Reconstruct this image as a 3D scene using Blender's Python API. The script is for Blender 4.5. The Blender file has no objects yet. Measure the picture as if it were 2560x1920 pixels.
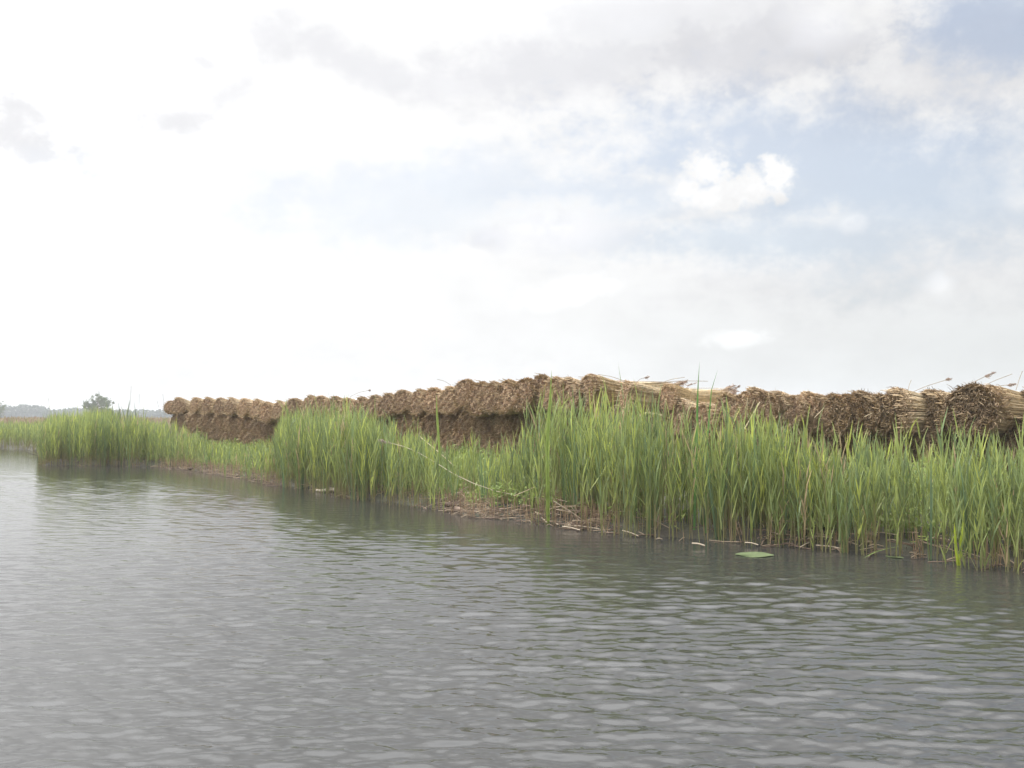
import bpy, math, random
import numpy as np
from math import radians as R, pi
from mathutils import Vector, Matrix

random.seed(7)
rng = np.random.default_rng(11)
scene = bpy.context.scene
C = scene.collection

# ------------------------------------------------------------------ camera
F, CX, CY, HY = 2500.0, 1280.0, 960.0, 1048.0        # focal length, image centre and horizon row of the 2560 x 1920 photograph
CAMH = 1.6
TH = math.atan((HY - CY) / F)
cd = bpy.data.cameras.new('camera'); cam = bpy.data.objects.new('camera', cd); C.objects.link(cam)
cd.sensor_width = 36; cd.lens = 36 * F / 2560; cd.clip_start = 0.1; cd.clip_end = 9000
cam.location = (0, 0, CAMH); cam.rotation_euler = (pi / 2 + TH, 0, 0)
scene.camera = cam

def ray(X, Y):
    cx, cy = (X - CX) / F, (CY - Y) / F
    return np.array([cx, math.cos(TH) - cy * math.sin(TH), math.sin(TH) + cy * math.cos(TH)])
def PX(X, Y, z=0.0):                                  # where the ray through a pixel meets the level z
    r = ray(X, Y); t = (z - CAMH) / r[2]
    return np.array([r[0] * t, r[1] * t, z])
def PD(X, Y, d):                                      # the point d metres ahead
    r = ray(X, Y); t = d / r[1]
    return np.array([r[0] * t, d, CAMH + r[2] * t])
def photoX(x, y): return CX + F * x / np.maximum(y, .1)

# ------------------------------------------------------------------ sky and sun
SUN_EL, SUN_AZ = R(48), R(-62)                        # azimuth from +Y towards +X
EXPO = 0.10
wd = bpy.data.worlds.new('World'); scene.world = wd; wd.use_nodes = True
nt = wd.node_tree; nt.nodes.clear(); L = nt.links
class V:
    def __init__(s, k): s.k = k
    def _m(a, op, b=None, c=None):
        n = nt.nodes.new('ShaderNodeMath'); n.operation = op
        for i, v in enumerate((a, b, c)):
            if v is None: continue
            if isinstance(v, V): L.new(v.k, n.inputs[i])
            else: n.inputs[i].default_value = v
        return V(n.outputs[0])
    def __add__(a, b): return V._m(a, 'ADD', b)
    def __radd__(a, b): return V._m(a, 'ADD', b)
    def __sub__(a, b): return V._m(a, 'SUBTRACT', b)
    def __rsub__(a, b): return V._m(b, 'SUBTRACT', a)
    def __mul__(a, b): return V._m(a, 'MULTIPLY', b)
    __rmul__ = __mul__
    def mx(a, b): return V._m(a, 'MAXIMUM', b)
    def mn(a, b): return V._m(a, 'MINIMUM', b)
def sstep(v, lo, hi, a=0.0, b=1.0):
    n = nt.nodes.new('ShaderNodeMapRange'); n.interpolation_type = 'SMOOTHSTEP'
    L.new(v.k, n.inputs[0])
    for i, q in zip((1, 2, 3, 4), (lo, hi, a, b)): n.inputs[i].default_value = q
    return V(n.outputs[0])
def wnoise(vec, scale, detail=5, rough=.55, scl=(1, 1, 1), off=(0, 0, 0)):
    mp = nt.nodes.new('ShaderNodeMapping'); mp.inputs['Scale'].default_value = scl; mp.inputs['Location'].default_value = off
    L.new(vec, mp.inputs[0])
    n = nt.nodes.new('ShaderNodeTexNoise'); n.inputs['Scale'].default_value = scale
    n.inputs['Detail'].default_value = detail; n.inputs['Roughness'].default_value = rough
    L.new(mp.outputs[0], n.inputs['Vector']); return V(n.outputs['Fac'])
tc = nt.nodes.new('ShaderNodeTexCoord'); D = tc.outputs['Generated']
sp = nt.nodes.new('ShaderNodeSeparateXYZ'); L.new(D, sp.inputs[0])
dx, dy, dz = V(sp.outputs[0]), V(sp.outputs[1]), V(sp.outputs[2])
az = V._m(dx, 'ARCTAN2', dy); el = V._m(dz, 'ARCSINE')
def ae(X, Y):
    r = ray(X, Y); r = r / np.linalg.norm(r); return math.atan2(r[0], r[1]), math.asin(r[2])
n_big = wnoise(D, 5.0, 6, .55, (1, 1, 2.6)); n_mid = wnoise(D, 14, 6, .6, (1, 1, 1.6), (3, 1, 2)); n_fine = wnoise(D, 38, 5, .62, (1, 1, 1.2), (7, 2, 5))
w1 = (n_mid - .5) * 4.0
w2 = (n_fine - .5) * 7.0
def blob(X, Y, sx, sy, rot=0, soft=.9, wa=.5, wf=.25):    # soft patch: 1 inside, 0 outside
    a0, e0 = ae(X, Y); c, s = math.cos(R(rot)), math.sin(R(rot))
    A, E = (az - a0) * F, (el - e0) * F
    u = (A * c + E * s) * (1 / sx); v = (E * c - A * s) * (1 / sy)
    q = V._m(u * u + v * v, 'SQRT') + w1 * wa + w2 * wf
    return sstep(q, 1 - soft * .5, 1 + soft * .5, 1.0, 0.0)
def union(ls):
    r = ls[0]
    for q in ls[1:]: r = r.mx(q)
    return r
blue = union([blob(2080, 420, 480, 150, -8, 1.3) * .80, blob(2520, 50, 190, 100, 0, 1.2) * .85, blob(1060, 500, 420, 100, 5, 1.4) * .42,
              blob(1480, 500, 420, 60, 0, 1.3) * .62, blob(1950, 600, 420, 60, -3, 1.3) * .68, blob(1810, 430, 130, 90, 0, 1.2) * .85,
              blob(700, 480, 560, 70, 0, 1.5) * .22, blob(1180, 470, 190, 80, 0, 1.4) * .5,
              blob(2300, 480, 320, 170, 0, 1.4) * .7])
lilac = union([blob(1450, 170, 360, 75, 3, 1.3) * .62, blob(1900, 130, 330, 80, 2, 1.3) * .8, blob(1650, 60, 380, 90, 0, 1.4) * .45, blob(690, 80, 75, 60, 0, 1.9) * .55,
               blob(900, 165, 260, 40, -19, 1.3) * .55, blob(1130, 215, 200, 35, 0, 1.4) * .5, blob(30, 320, 125, 85, 0, 1.9) * .5, blob(430, 300, 80, 32, 12, 1.9) * .5,
               blob(560, 242, 65, 30, 22, 1.9) * .4, blob(1215, 600, 50, 25, 0, 1.5) * .65, blob(1470, 590, 150, 40, 0, 1.5) * .5, blob(510, 155, 40, 25, -30, 1.3) * .4,
               blob(2400, 170, 300, 110, 0, 1.4) * .5, blob(2300, 660, 500, 90, 0, 1.5) * .35])
puff = union([blob(1775, 425, 50, 48, 0, .85, .3, .45), blob(1715, 475, 45, 34, 0, .9, .3, .45), blob(1800, 492, 105, 36, 5, .6, .25, .35), blob(1880, 470, 55, 40, 20, .9, .3, .45),
              blob(1945, 440, 48, 46, 0, .6, .25, .35), blob(1925, 408, 26, 22, 0, .9, .3, .45), blob(2128, 553, 30, 19, 0, 1.6, .6, .5) * .45, blob(2352, 712, 34, 34, 25, 1.7, .5, .4) * .45,
              blob(1852, 843, 66, 22, 6, 1.3, .5, .4) * .8, blob(1450, 728, 90, 28, 10, 1.4, .5, .4) * .7, blob(1380, 560, 160, 60, 0, 1.6, .5, .4) * .8, blob(2555, 500, 30, 20, 0, 1.6, .4) * .4,
              blob(740, 950, 60, 20, 0, 1.0) * .5, blob(1350, 925, 50, 22, 10, 1.0) * .7, blob(2060, 60, 80, 45, 0, 1.2) * .6])
puff2 = union([blob(2128, 553, 30, 18, 0, 1.5, .6, .5) * .45, blob(2352, 712, 30, 32, 25, 1.4, .5, .4) * .8, blob(1852, 843, 64, 20, 6, 1.1, .5, .4), blob(1450, 725, 85, 26, 10, 1.3, .5, .4) * .9, blob(1335, 750, 60, 22, 0, 1.4, .5, .4) * .6])
under = blob(1790, 528, 130, 28, 3, 1.5)
left = sstep(az, -.25, .5, 1.0, 0.0)                       # the veil is thickest and brightest to the left
low = sstep(el, .0, .2, 1.0, 0.0)
high = sstep(el, .35, .98, 0.0, 1.0)
behind = sstep(dy, -.2, .5, 1.0, 0.0)
streak = sstep(n_big, .38, .66, 0.0, 1.0)
cover = 1 - blue * (1 - puff) * .60
cover = cover - (1 - puff) * streak * .08 * sstep(az, -.1, .5, 0.0, 1.0)
cover = cover.mx(0.0).mn(1.0)
bright = .83 + left * .115 - sstep(el, .0, .09, 1.0, 0.0) * left * .03 - lilac * (1 - puff) * .19 + (n_big - .5) * .16 + (n_mid - .5) * .12 - low * (1 - left) * .11 - low * .02 + puff * (.04 + .30 * (n_fine - .47)) + high * 4.9 * (1 - behind * .45)
aur = sstep(az, -.15, -.9, 0.0, 1.0) * sstep(az, -2.2, -1.5, 0.0, 1.0) * sstep(el, .02, .45, 0.0, 1.0)      # glare round the veiled sun
bright = bright + aur * 1.9 * (1 - sstep(lilac + blue * .9, .0, .5)) + sstep(el, .015, .10, 1.0, 0.0) * left * ((n_mid - .5) * .22 - .05)
bright = bright + puff2 * .11 - under * .06
tint = lilac * .8
def mixc(f, a, b):
    n = nt.nodes.new('ShaderNodeMix'); n.data_type = 'RGBA'; L.new(f.k, n.inputs[0])
    for i, v in ((6, a), (7, b)):
        if isinstance(v, tuple): n.inputs[i].default_value = (*v, 1)
        else: L.new(v, n.inputs[i])
    return n.outputs[2]
ccol = mixc(tint, mixc(low * (1 - left), (1, 1, 1), (.955, .985, .985)), (.965, .97, 1.03))
ccol = mixc(high, ccol, (.975, .985, 1.01))
vm = nt.nodes.new('ShaderNodeVectorMath'); vm.operation = 'SCALE'; L.new(ccol, vm.inputs[0]); L.new(bright.k, vm.inputs['Scale'])
bgc = nt.nodes.new('ShaderNodeBackground'); L.new(vm.outputs[0], bgc.inputs[0]); bgc.inputs[1].default_value = 1.0
sky = nt.nodes.new('ShaderNodeTexSky'); sky.sky_type = 'NISHITA'; sky.sun_disc = False
sky.sun_elevation = SUN_EL; sky.sun_rotation = SUN_AZ; sky.air_density = 1.0; sky.dust_density = 2.5
bgs = nt.nodes.new('ShaderNodeBackground'); L.new(sky.outputs[0], bgs.inputs[0]); bgs.inputs[1].default_value = 0.15
mxs = nt.nodes.new('ShaderNodeMixShader'); L.new(cover.k, mxs.inputs[0]); L.new(bgs.outputs[0], mxs.inputs[1]); L.new(bgc.outputs[0], mxs.inputs[2])
wo = nt.nodes.new('ShaderNodeOutputWorld'); L.new(mxs.outputs[0], wo.inputs[0])

ld = bpy.data.lights.new('sun', 'SUN'); ld.energy = 2.3; ld.angle = R(8); ld.color = (1, .96, .88)
so = bpy.data.objects.new('sun', ld); C.objects.link(so)
sdir = Vector((math.sin(SUN_AZ) * math.cos(SUN_EL), math.cos(SUN_AZ) * math.cos(SUN_EL), math.sin(SUN_EL)))
so.rotation_euler = sdir.to_track_quat('Z', 'Y').to_euler()
scene.view_settings.view_transform = 'Standard'; scene.view_settings.look = 'None'
scene.view_settings.exposure = EXPO; scene.view_settings.gamma = 1
scene.render.engine = 'CYCLES'
cy = scene.cycles; cy.max_bounces = 7; cy.diffuse_bounces = 3; cy.glossy_bounces = 3; cy.transmission_bounces = 4; cy.volume_bounces = 0; cy.use_denoising = True

# ------------------------------------------------------------------ helpers
def tag(o, label=None, cat=None, group=None, kind=None):
    for k, v in (('label', label), ('category', cat), ('group', group), ('kind', kind)):
        if v: o[k] = v
    return o
def empty(name, loc, rot=(0, 0, 0), scl=1.0):
    o = bpy.data.objects.new(name, None); C.objects.link(o); o.location = loc; o.rotation_euler = rot
    o.scale = (scl,) * 3; o.empty_display_size = .1; return o
def obj(name, me, mat=None, parent=None):
    o = bpy.data.objects.new(name, me); C.objects.link(o)
    if mat and not me.materials: me.materials.append(mat)
    if parent: o.parent = parent
    return o
class Geo:                                            # collects vertices, quads and vertex colours
    def __init__(s): s.v, s.q, s.c, s.n = [], [], [], 0
    def add(s, v, q, c):
        v = np.asarray(v, float).reshape(-1, 3); c = np.broadcast_to(np.asarray(c, float), v.shape)
        s.v.append(v); s.q.append(np.asarray(q, int).reshape(-1, 4) + s.n); s.c.append(c); s.n += len(v)
    def ribbons(s, P, W, S, col):                     # P (N,K,3) centre lines, W (N,K) half widths, S (N,3) side, col (N,K,3)
        N, K = P.shape[:2]
        A = P - S[:, None] * W[..., None]; B = P + S[:, None] * W[..., None]
        v = np.stack([A, B], 2).reshape(-1, 3); c = np.repeat(np.broadcast_to(col, (N, K, 3))[:, :, None], 2, 2).reshape(-1, 3)
        i = (np.arange(N)[:, None] * K + np.arange(K - 1)) * 2
        s.add(v, np.stack([i, i + 1, i + 3, i + 2], -1), c)
    def tubes(s, P, W, col, M=3):
        N, K = P.shape[:2]
        T = P[:, -1] - P[:, 0]; T = T / (np.linalg.norm(T, axis=1, keepdims=True) + 1e-9)
        ref = np.where(np.abs(T[:, 2:3]) > .7, np.array([[1., 0, 0]]), np.array([[0, 0, 1.]]))
        U = np.cross(T, ref); U /= np.linalg.norm(U, axis=1, keepdims=True) + 1e-9; Wv = np.cross(T, U)
        a = np.arange(M) * 2 * pi / M
        off = U[:, None] * np.cos(a)[None, :, None] + Wv[:, None] * np.sin(a)[None, :, None]
        v = (P[:, :, None] + off[:, None] * W[:, :, None, None]).reshape(-1, 3)
        c = np.repeat(np.broadcast_to(col, (N, K, 3))[:, :, None], M, 2).reshape(-1, 3)
        b = (np.arange(N)[:, None, None] * K + np.arange(K - 1)[None, :, None]) * M
        j = np.arange(M)[None, None]; k = (j + 1) % M
        s.add(v, np.stack([b + j, b + k, b + M + k, b + M + j], -1), c)
    def mesh(s, name, smooth=False):
        v = np.concatenate(s.v); q = np.concatenate(s.q); c = np.concatenate(s.c)
        me = bpy.data.meshes.new(name)
        me.vertices.add(len(v)); me.vertices.foreach_set('co', v.astype(np.float32).ravel())
        me.loops.add(q.size); me.loops.foreach_set('vertex_index', q.astype(np.int32).ravel())
        me.polygons.add(len(q)); me.polygons.foreach_set('loop_start', (np.arange(len(q)) * 4).astype(np.int32))
        me.polygons.foreach_set('use_smooth', np.full(len(q), smooth))
        at = me.color_attributes.new('Col', 'FLOAT_COLOR', 'POINT')
        at.data.foreach_set('color', np.concatenate([c, np.ones((len(c), 1))], 1).astype(np.float32).ravel())
        me.update(calc_edges=True); return me
def hv(x): return np.asarray(x, float)
def unit(a): return a / (np.linalg.norm(a, axis=-1, keepdims=True) + 1e-9)
def vnoise(x, y, s, seed=0):                          # cheap smooth noise, about -1..1
    r = np.random.default_rng(seed); o = np.zeros(np.broadcast(x, y).shape)
    for k in range(7):
        a = r.uniform(0, 2 * pi); f = s * r.uniform(.6, 1.8); o = o + np.sin((x * math.cos(a) + y * math.sin(a)) * f + r.uniform(0, 6.28))
    return o / 3.2

# ------------------------------------------------------------------ materials
def new_mat(name):
    m = bpy.data.materials.new(name); m.use_nodes = True; t = m.node_tree; b = t.nodes['Principled BSDF']; return m, t, b
def nn(t, ty, **kw):
    n = t.nodes.new(ty)
    for k, v in kw.items():
        if k in n.inputs: n.inputs[k].default_value = v
        else: setattr(n, k, v)
    return n
def veg_mat(name, rough=.55, trans=.0, var=.25, scale=30.0, hue=0.0, objrand=0.0):
    m, t, b = new_mat(name)
    ca = nn(t, 'ShaderNodeVertexColor', layer_name='Col')
    tcn = t.nodes.new('ShaderNodeTexCoord'); no = nn(t, 'ShaderNodeTexNoise', Scale=scale, Detail=3.0)
    t.links.new(tcn.outputs['Object'], no.inputs['Vector'])
    mr = nn(t, 'ShaderNodeMapRange'); t.links.new(no.outputs['Fac'], mr.inputs[0])
    for i, q in zip((1, 2, 3, 4), (.25, .75, 1 - var, 1 + var)): mr.inputs[i].default_value = q
    hs = nn(t, 'ShaderNodeHueSaturation'); t.links.new(ca.outputs[0], hs.inputs['Color']); t.links.new(mr.outputs[0], hs.inputs['Value'])
    if objrand:
        oi = t.nodes.new('ShaderNodeObjectInfo'); m2 = nn(t, 'ShaderNodeMapRange'); t.links.new(oi.outputs['Random'], m2.inputs[0])
        m2.inputs[3].default_value = 1 - objrand; m2.inputs[4].default_value = 1 + objrand
        mm = nn(t, 'ShaderNodeMath', operation='MULTIPLY'); t.links.new(m2.outputs[0], mm.inputs[0]); t.links.new(mr.outputs[0], mm.inputs[1])
        t.links.new(mm.outputs[0], hs.inputs['Value'])
    t.links.new(hs.outputs[0], b.inputs['Base Color']); b.inputs['Roughness'].default_value = rough
    b.inputs['Specular IOR Level'].default_value = .3
    if trans:
        tr = t.nodes.new('ShaderNodeBsdfTranslucent'); t.links.new(hs.outputs[0], tr.inputs[0])
        ms = nn(t, 'ShaderNodeMixShader'); ms.inputs[0].default_value = trans
        t.links.new(b.outputs[0], ms.inputs[1]); t.links.new(tr.outputs[0], ms.inputs[2])
        t.links.new(ms.outputs[0], t.nodes['Material Output'].inputs[0])
    return m
M_LEAF = veg_mat('reed_leaf', .5, .42, .18, 6)
M_STRAW = veg_mat('straw_stems', .6, .0, .3, 14, objrand=.14)
M_BUTT = veg_mat('butt_ends', .8, .0, .45, 18, objrand=.16)
M_DRY = veg_mat('dry_reed', .65, .2, .25, 10)
M_TREE = veg_mat('tree_leaf', .6, .3, .25, 1.0)
M_BARK = veg_mat('bark', .85, 0, .3, 8)
M_TWINE, _t, _b = new_mat('red_twine'); _b.inputs['Base Color'].default_value = (.62, .13, .09, 1); _b.inputs['Roughness'].default_value = .6
_n = nn(_t, 'ShaderNodeTexNoise', Scale=90.0); _r = nn(_t, 'ShaderNodeMix', data_type='RGBA'); _t.links.new(_n.outputs['Fac'], _r.inputs[0])
_r.inputs[6].default_value = (.75, .18, .12, 1); _r.inputs[7].default_value = (.45, .08, .06, 1); _t.links.new(_r.outputs[2], _b.inputs['Base Color'])

# water
M_WATER, t, b = new_mat('water')
b.inputs['Base Color'].default_value = (.028, .028, .0265, 1); b.inputs['Roughness'].default_value = .06; b.inputs['IOR'].default_value = 1.333
tcn = t.nodes.new('ShaderNodeTexCoord')
bump = None
for sc, det, scl, strength, dist in ((7.0, 3, (.6, 1, 1), .5, .012), (26.0, 3, (.7, 1, 1), .5, .0035)):
    mp = nn(t, 'ShaderNodeMapping'); mp.inputs['Scale'].default_value = scl; mp.inputs['Rotation'].default_value = (0, 0, R(-12))
    t.links.new(tcn.outputs['Object'], mp.inputs[0])
    no = nn(t, 'ShaderNodeTexNoise', Scale=sc, Detail=float(det), Roughness=.55); t.links.new(mp.outputs[0], no.inputs['Vector'])
    bn = nn(t, 'ShaderNodeBump', Strength=strength, Distance=dist); t.links.new(no.outputs['Fac'], bn.inputs['Height'])
    if bump: t.links.new(bump.outputs[0], bn.inputs['Normal'])
    bump = bn
t.links.new(bump.outputs[0], b.inputs['Normal'])

# ground
M_GROUND, t, b = new_mat('marsh_ground'); b.inputs['Roughness'].default_value = .9
tcn = t.nodes.new('ShaderNodeTexCoord')
n1 = nn(t, 'ShaderNodeTexNoise', Scale=1.3, Detail=8.0, Roughness=.65); n2 = nn(t, 'ShaderNodeTexNoise', Scale=14.0, Detail=6.0, Roughness=.7)
for n in (n1, n2): t.links.new(tcn.outputs['Object'], n.inputs['Vector'])
cr = nn(t, 'ShaderNodeValToRGB'); t.links.new(n1.outputs['Fac'], cr.inputs[0])
cr.color_ramp.elements[0].position = .35; cr.color_ramp.elements[0].color = (.038, .030, .024, 1)
cr.color_ramp.elements[1].position = .62; cr.color_ramp.elements[1].color = (.06, .075, .03, 1)
c2 = nn(t, 'ShaderNodeValToRGB'); t.links.new(n2.outputs['Fac'], c2.inputs[0])
c2.color_ramp.elements[0].position = .3; c2.color_ramp.elements[0].color = (.02, .015, .012, 1)
c2.color_ramp.elements[1].position = .75; c2.color_ramp.elements[1].color = (.085, .062, .048, 1)
mx = nn(t, 'ShaderNodeMix', data_type='RGBA'); mx.inputs[0].default_value = .5
t.links.new(cr.outputs[0], mx.inputs[6]); t.links.new(c2.outputs[0], mx.inputs[7])
spx = t.nodes.new('ShaderNodeSeparateXYZ'); t.links.new(tcn.outputs['Object'], spx.inputs[0])
far = nn(t, 'ShaderNodeMapRange'); t.links.new(spx.outputs[1], far.inputs[0]); far.inputs[1].default_value = 80; far.inputs[2].default_value = 130
mf = nn(t, 'ShaderNodeMix', data_type='RGBA'); t.links.new(far.outputs[0], mf.inputs[0]); t.links.new(mx.outputs[2], mf.inputs[6]); mf.inputs[7].default_value = (.26, .19, .13, 1)
t.links.new(mf.outputs[2], b.inputs['Base Color'])
bn = nn(t, 'ShaderNodeBump', Strength=.9, Distance=.05); t.links.new(n2.outputs['Fac'], bn.inputs['Height']); t.links.new(bn.outputs[0], b.inputs['Normal'])

# ------------------------------------------------------------------ shoreline
sh = [(0, 1121), (60, 1124), (94, 1127), (98, 1140), (106, 1163), (260, 1164), (405, 1166), (520, 1180), (620, 1196), (706, 1213), (810, 1229), (926, 1250), (1041, 1267),
      (1111, 1275), (1157, 1284), (1273, 1297), (1389, 1313), (1504, 1329), (1620, 1338), (1736, 1348), (1852, 1356), (2025, 1366), (2164, 1379), (2315, 1395), (2430, 1411), (2560, 1420)]
pts = [np.array([-400., 60]), np.array([-60., 55])] + [PX(x, y)[:2] for x, y in sh] + [np.array([8., 9.6]), np.array([14., 7.5]), np.array([30., 2.]), np.array([70., -8.])]
P0 = []
for a, b_ in zip(pts[:-1], pts[1:]):
    n = max(1, int(np.linalg.norm(b_ - a) / .35)) if a[1] < 60 and a[0] > -61 else 1
    for k in range(n): P0.append(a + (b_ - a) * k / n)
P0.append(pts[-1]); P0 = np.array(P0)
jit = np.stack([vnoise(P0[:, 0], P0[:, 1], 2.6, 3), vnoise(P0[:, 0], P0[:, 1], 2.6, 4)], 1) * .11
SHORE = P0 + jit * (np.abs(P0[:, :1]) < 40)
def inland(x, y):                                     # signed distance to the shoreline, positive on land
    x = hv(x).ravel(); y = hv(y).ravel(); d2 = np.full(x.shape, 1e18); sg = np.ones(x.shape)
    for a, b_ in zip(SHORE[:-1], SHORE[1:]):
        e = b_ - a; t_ = np.clip(((x - a[0]) * e[0] + (y - a[1]) * e[1]) / (e @ e), 0, 1)
        qx, qy = x - a[0] - t_ * e[0], y - a[1] - t_ * e[1]; q = qx * qx + qy * qy
        m = q < d2 - 1e-9; d2[m] = q[m]
    poly = np.concatenate([SHORE, [[4000, -8], [4000, 6000], [-4000, 6000], [-4000, 60]]])
    ins = np.zeros(x.shape, bool)
    for a, b_ in zip(poly, np.roll(poly, -1, 0)):
        if a[1] == b_[1]: continue
        c = ((a[1] > y) != (b_[1] > y)) & (x < (b_[0] - a[0]) * (y - a[1]) / (b_[1] - a[1]) + a[0]); ins ^= c
    return np.sqrt(d2) * np.where(ins, 1, -1)
def ground_z(x, y, t=None):
    if t is None: t = inland(x, y)
    x = hv(x).ravel(); y = hv(y).ravel()
    nz = vnoise(x, y, 3.5, 8) * .035 + vnoise(x, y, 11, 9) * .02
    z = np.where(t < 0, t * .55, .13 * np.clip(t / .35, 0, 1) + .2 * np.clip((t - .35) / 3.0, 0, 1))
    return z + nz * np.clip(t / .2, 0, 1) * np.clip((108 - y) / 20, 0, 1)

gx = np.arange(-70, 34.01, .26); gy = np.arange(0, 110.01, .26)
GX, GY = np.meshgrid(gx, gy); T = inland(GX, GY); GZ = ground_z(GX, GY, T)
g = Geo(); W_, H_ = len(gx), len(gy)
i = (np.arange(H_ - 1)[:, None] * W_ + np.arange(W_ - 1)).ravel()
q = np.stack([i, i + 1, i + W_ + 1, i + W_], -1)
keep = (T[q] > -1.5).any(1)
g.add(np.stack([GX.ravel(), GY.ravel(), GZ], 1), q[keep], (.2, .2, .2))
x1, y1, x0 = gx[-1], gy[-1], gx[0]
def slab(a, b_, c, d, z=.33): g.add([(a, c, z), (b_, c, z), (b_, d, z), (a, d, z)], [[0, 1, 2, 3]], (.2, .2, .2))
slab(-4000, 4000, y1, 6000); slab(x1, 4000, 2, y1); slab(-4000, x0, 60, y1)
gr = obj('ground', g.mesh('ground', True), M_GROUND); tag(gr, 'low marshy bank of dark soil behind the water', 'ground', kind='structure')

# ------------------------------------------------------------------ water with real ripples
rows, cols = 860, 860
dd = 3.0 * np.exp(np.linspace(0, math.log(64 / 3.0), rows)); aa = np.linspace(R(-44), R(44), cols)
DD, AA = np.meshgrid(dd, aa, indexing='ij'); WX, WY = DD * np.tan(AA), DD
z = np.zeros_like(WX); r_ = np.random.default_rng(5)
xi = [0]
sub = inland(WX[::4, ::4], WY[::4, ::4]).reshape(WX[::4, ::4].shape)
TT = np.repeat(np.repeat(sub, 4, 0), 4, 1)[:rows, :cols]
k_ = np.ones(9) / 9
TT = np.apply_along_axis(lambda m: np.convolve(np.pad(m, 4, 'edge'), k_, 'valid'), 0, TT); TT = np.apply_along_axis(lambda m: np.convolve(np.pad(m, 4, 'edge'), k_, 'valid'), 1, TT)
calm = np.clip((-TT - .3) / 2.6, .06, 1) ** 1.1       # sheltered strip under the reeds
patch = 1 + .45 * vnoise(WX, WY * .6, .45, 21)
gap = DD * math.log(64 / 3.0) / rows
for k in range(64):
    lam = .07 * (6.5) ** (r_.uniform() ** 1.15) ; ang = r_.normal(0, .26) + R(-84)
    if k % 3 == 0: ang = r_.normal(0, .6) + R(-100)
    kk = 2 * pi / lam; slope = .036 * (lam / .22) ** (-.4)
    A_ = slope / kk * r_.uniform(.5, 1.2)
    ph = kk * (WX * math.cos(ang) + WY * math.sin(ang)) + r_.uniform(0, 6.28) + .9 * vnoise(WX, WY, 1.1, 100 + k)
    s_ = np.sin(ph); f = np.clip(lam / gap / 2.5 - .6, 0, 1)
    env = .55 + .45 * vnoise(WX, WY, .8, 300 + k)
    z += A_ * f * env * (s_ + .25 * np.cos(2 * ph))
# longer, straighter wavelets coming in on the right hand side
wr = np.clip((WX - .2) / 2.5, 0, 1) * np.clip((13 - WY) / 3, 0, 1) * np.clip((WY - 3) / 3, 0, 1)
for lam, ang, sl in ((.34, R(-63), .08), (.24, R(-58), .06), (.45, R(-68), .05), (.3, R(-112), .03)):
    kk = 2 * pi / lam; ph = kk * (WX * math.cos(ang) + WY * math.sin(ang)) + 1.6 * vnoise(WX, WY, .9, int(lam * 100))
    z += wr * sl / kk * np.sin(ph) * (.6 + .4 * vnoise(WX, WY, .7, 77))
z *= calm * patch
g = Geo(); i = (np.arange(rows - 1)[:, None] * cols + np.arange(cols - 1)).ravel()
q = np.stack([i, i + 1, i + cols + 1, i + cols], -1); keep = (TT.ravel()[q] < 1.2).any(1)
g.add(np.stack([WX.ravel(), WY.ravel(), z.ravel()], 1), q[keep], (.05, .05, .05))
g.add([(-3000, -3000, -.07), (3000, -3000, -.07), (3000, 90, -.07), (-3000, 90, -.07)], [[0, 1, 2, 3]], (.05, .05, .05))
wa = obj('water', g.mesh('water', True), M_WATER); tag(wa, 'grey rippled water of the open lake', 'water', kind='structure')

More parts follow.
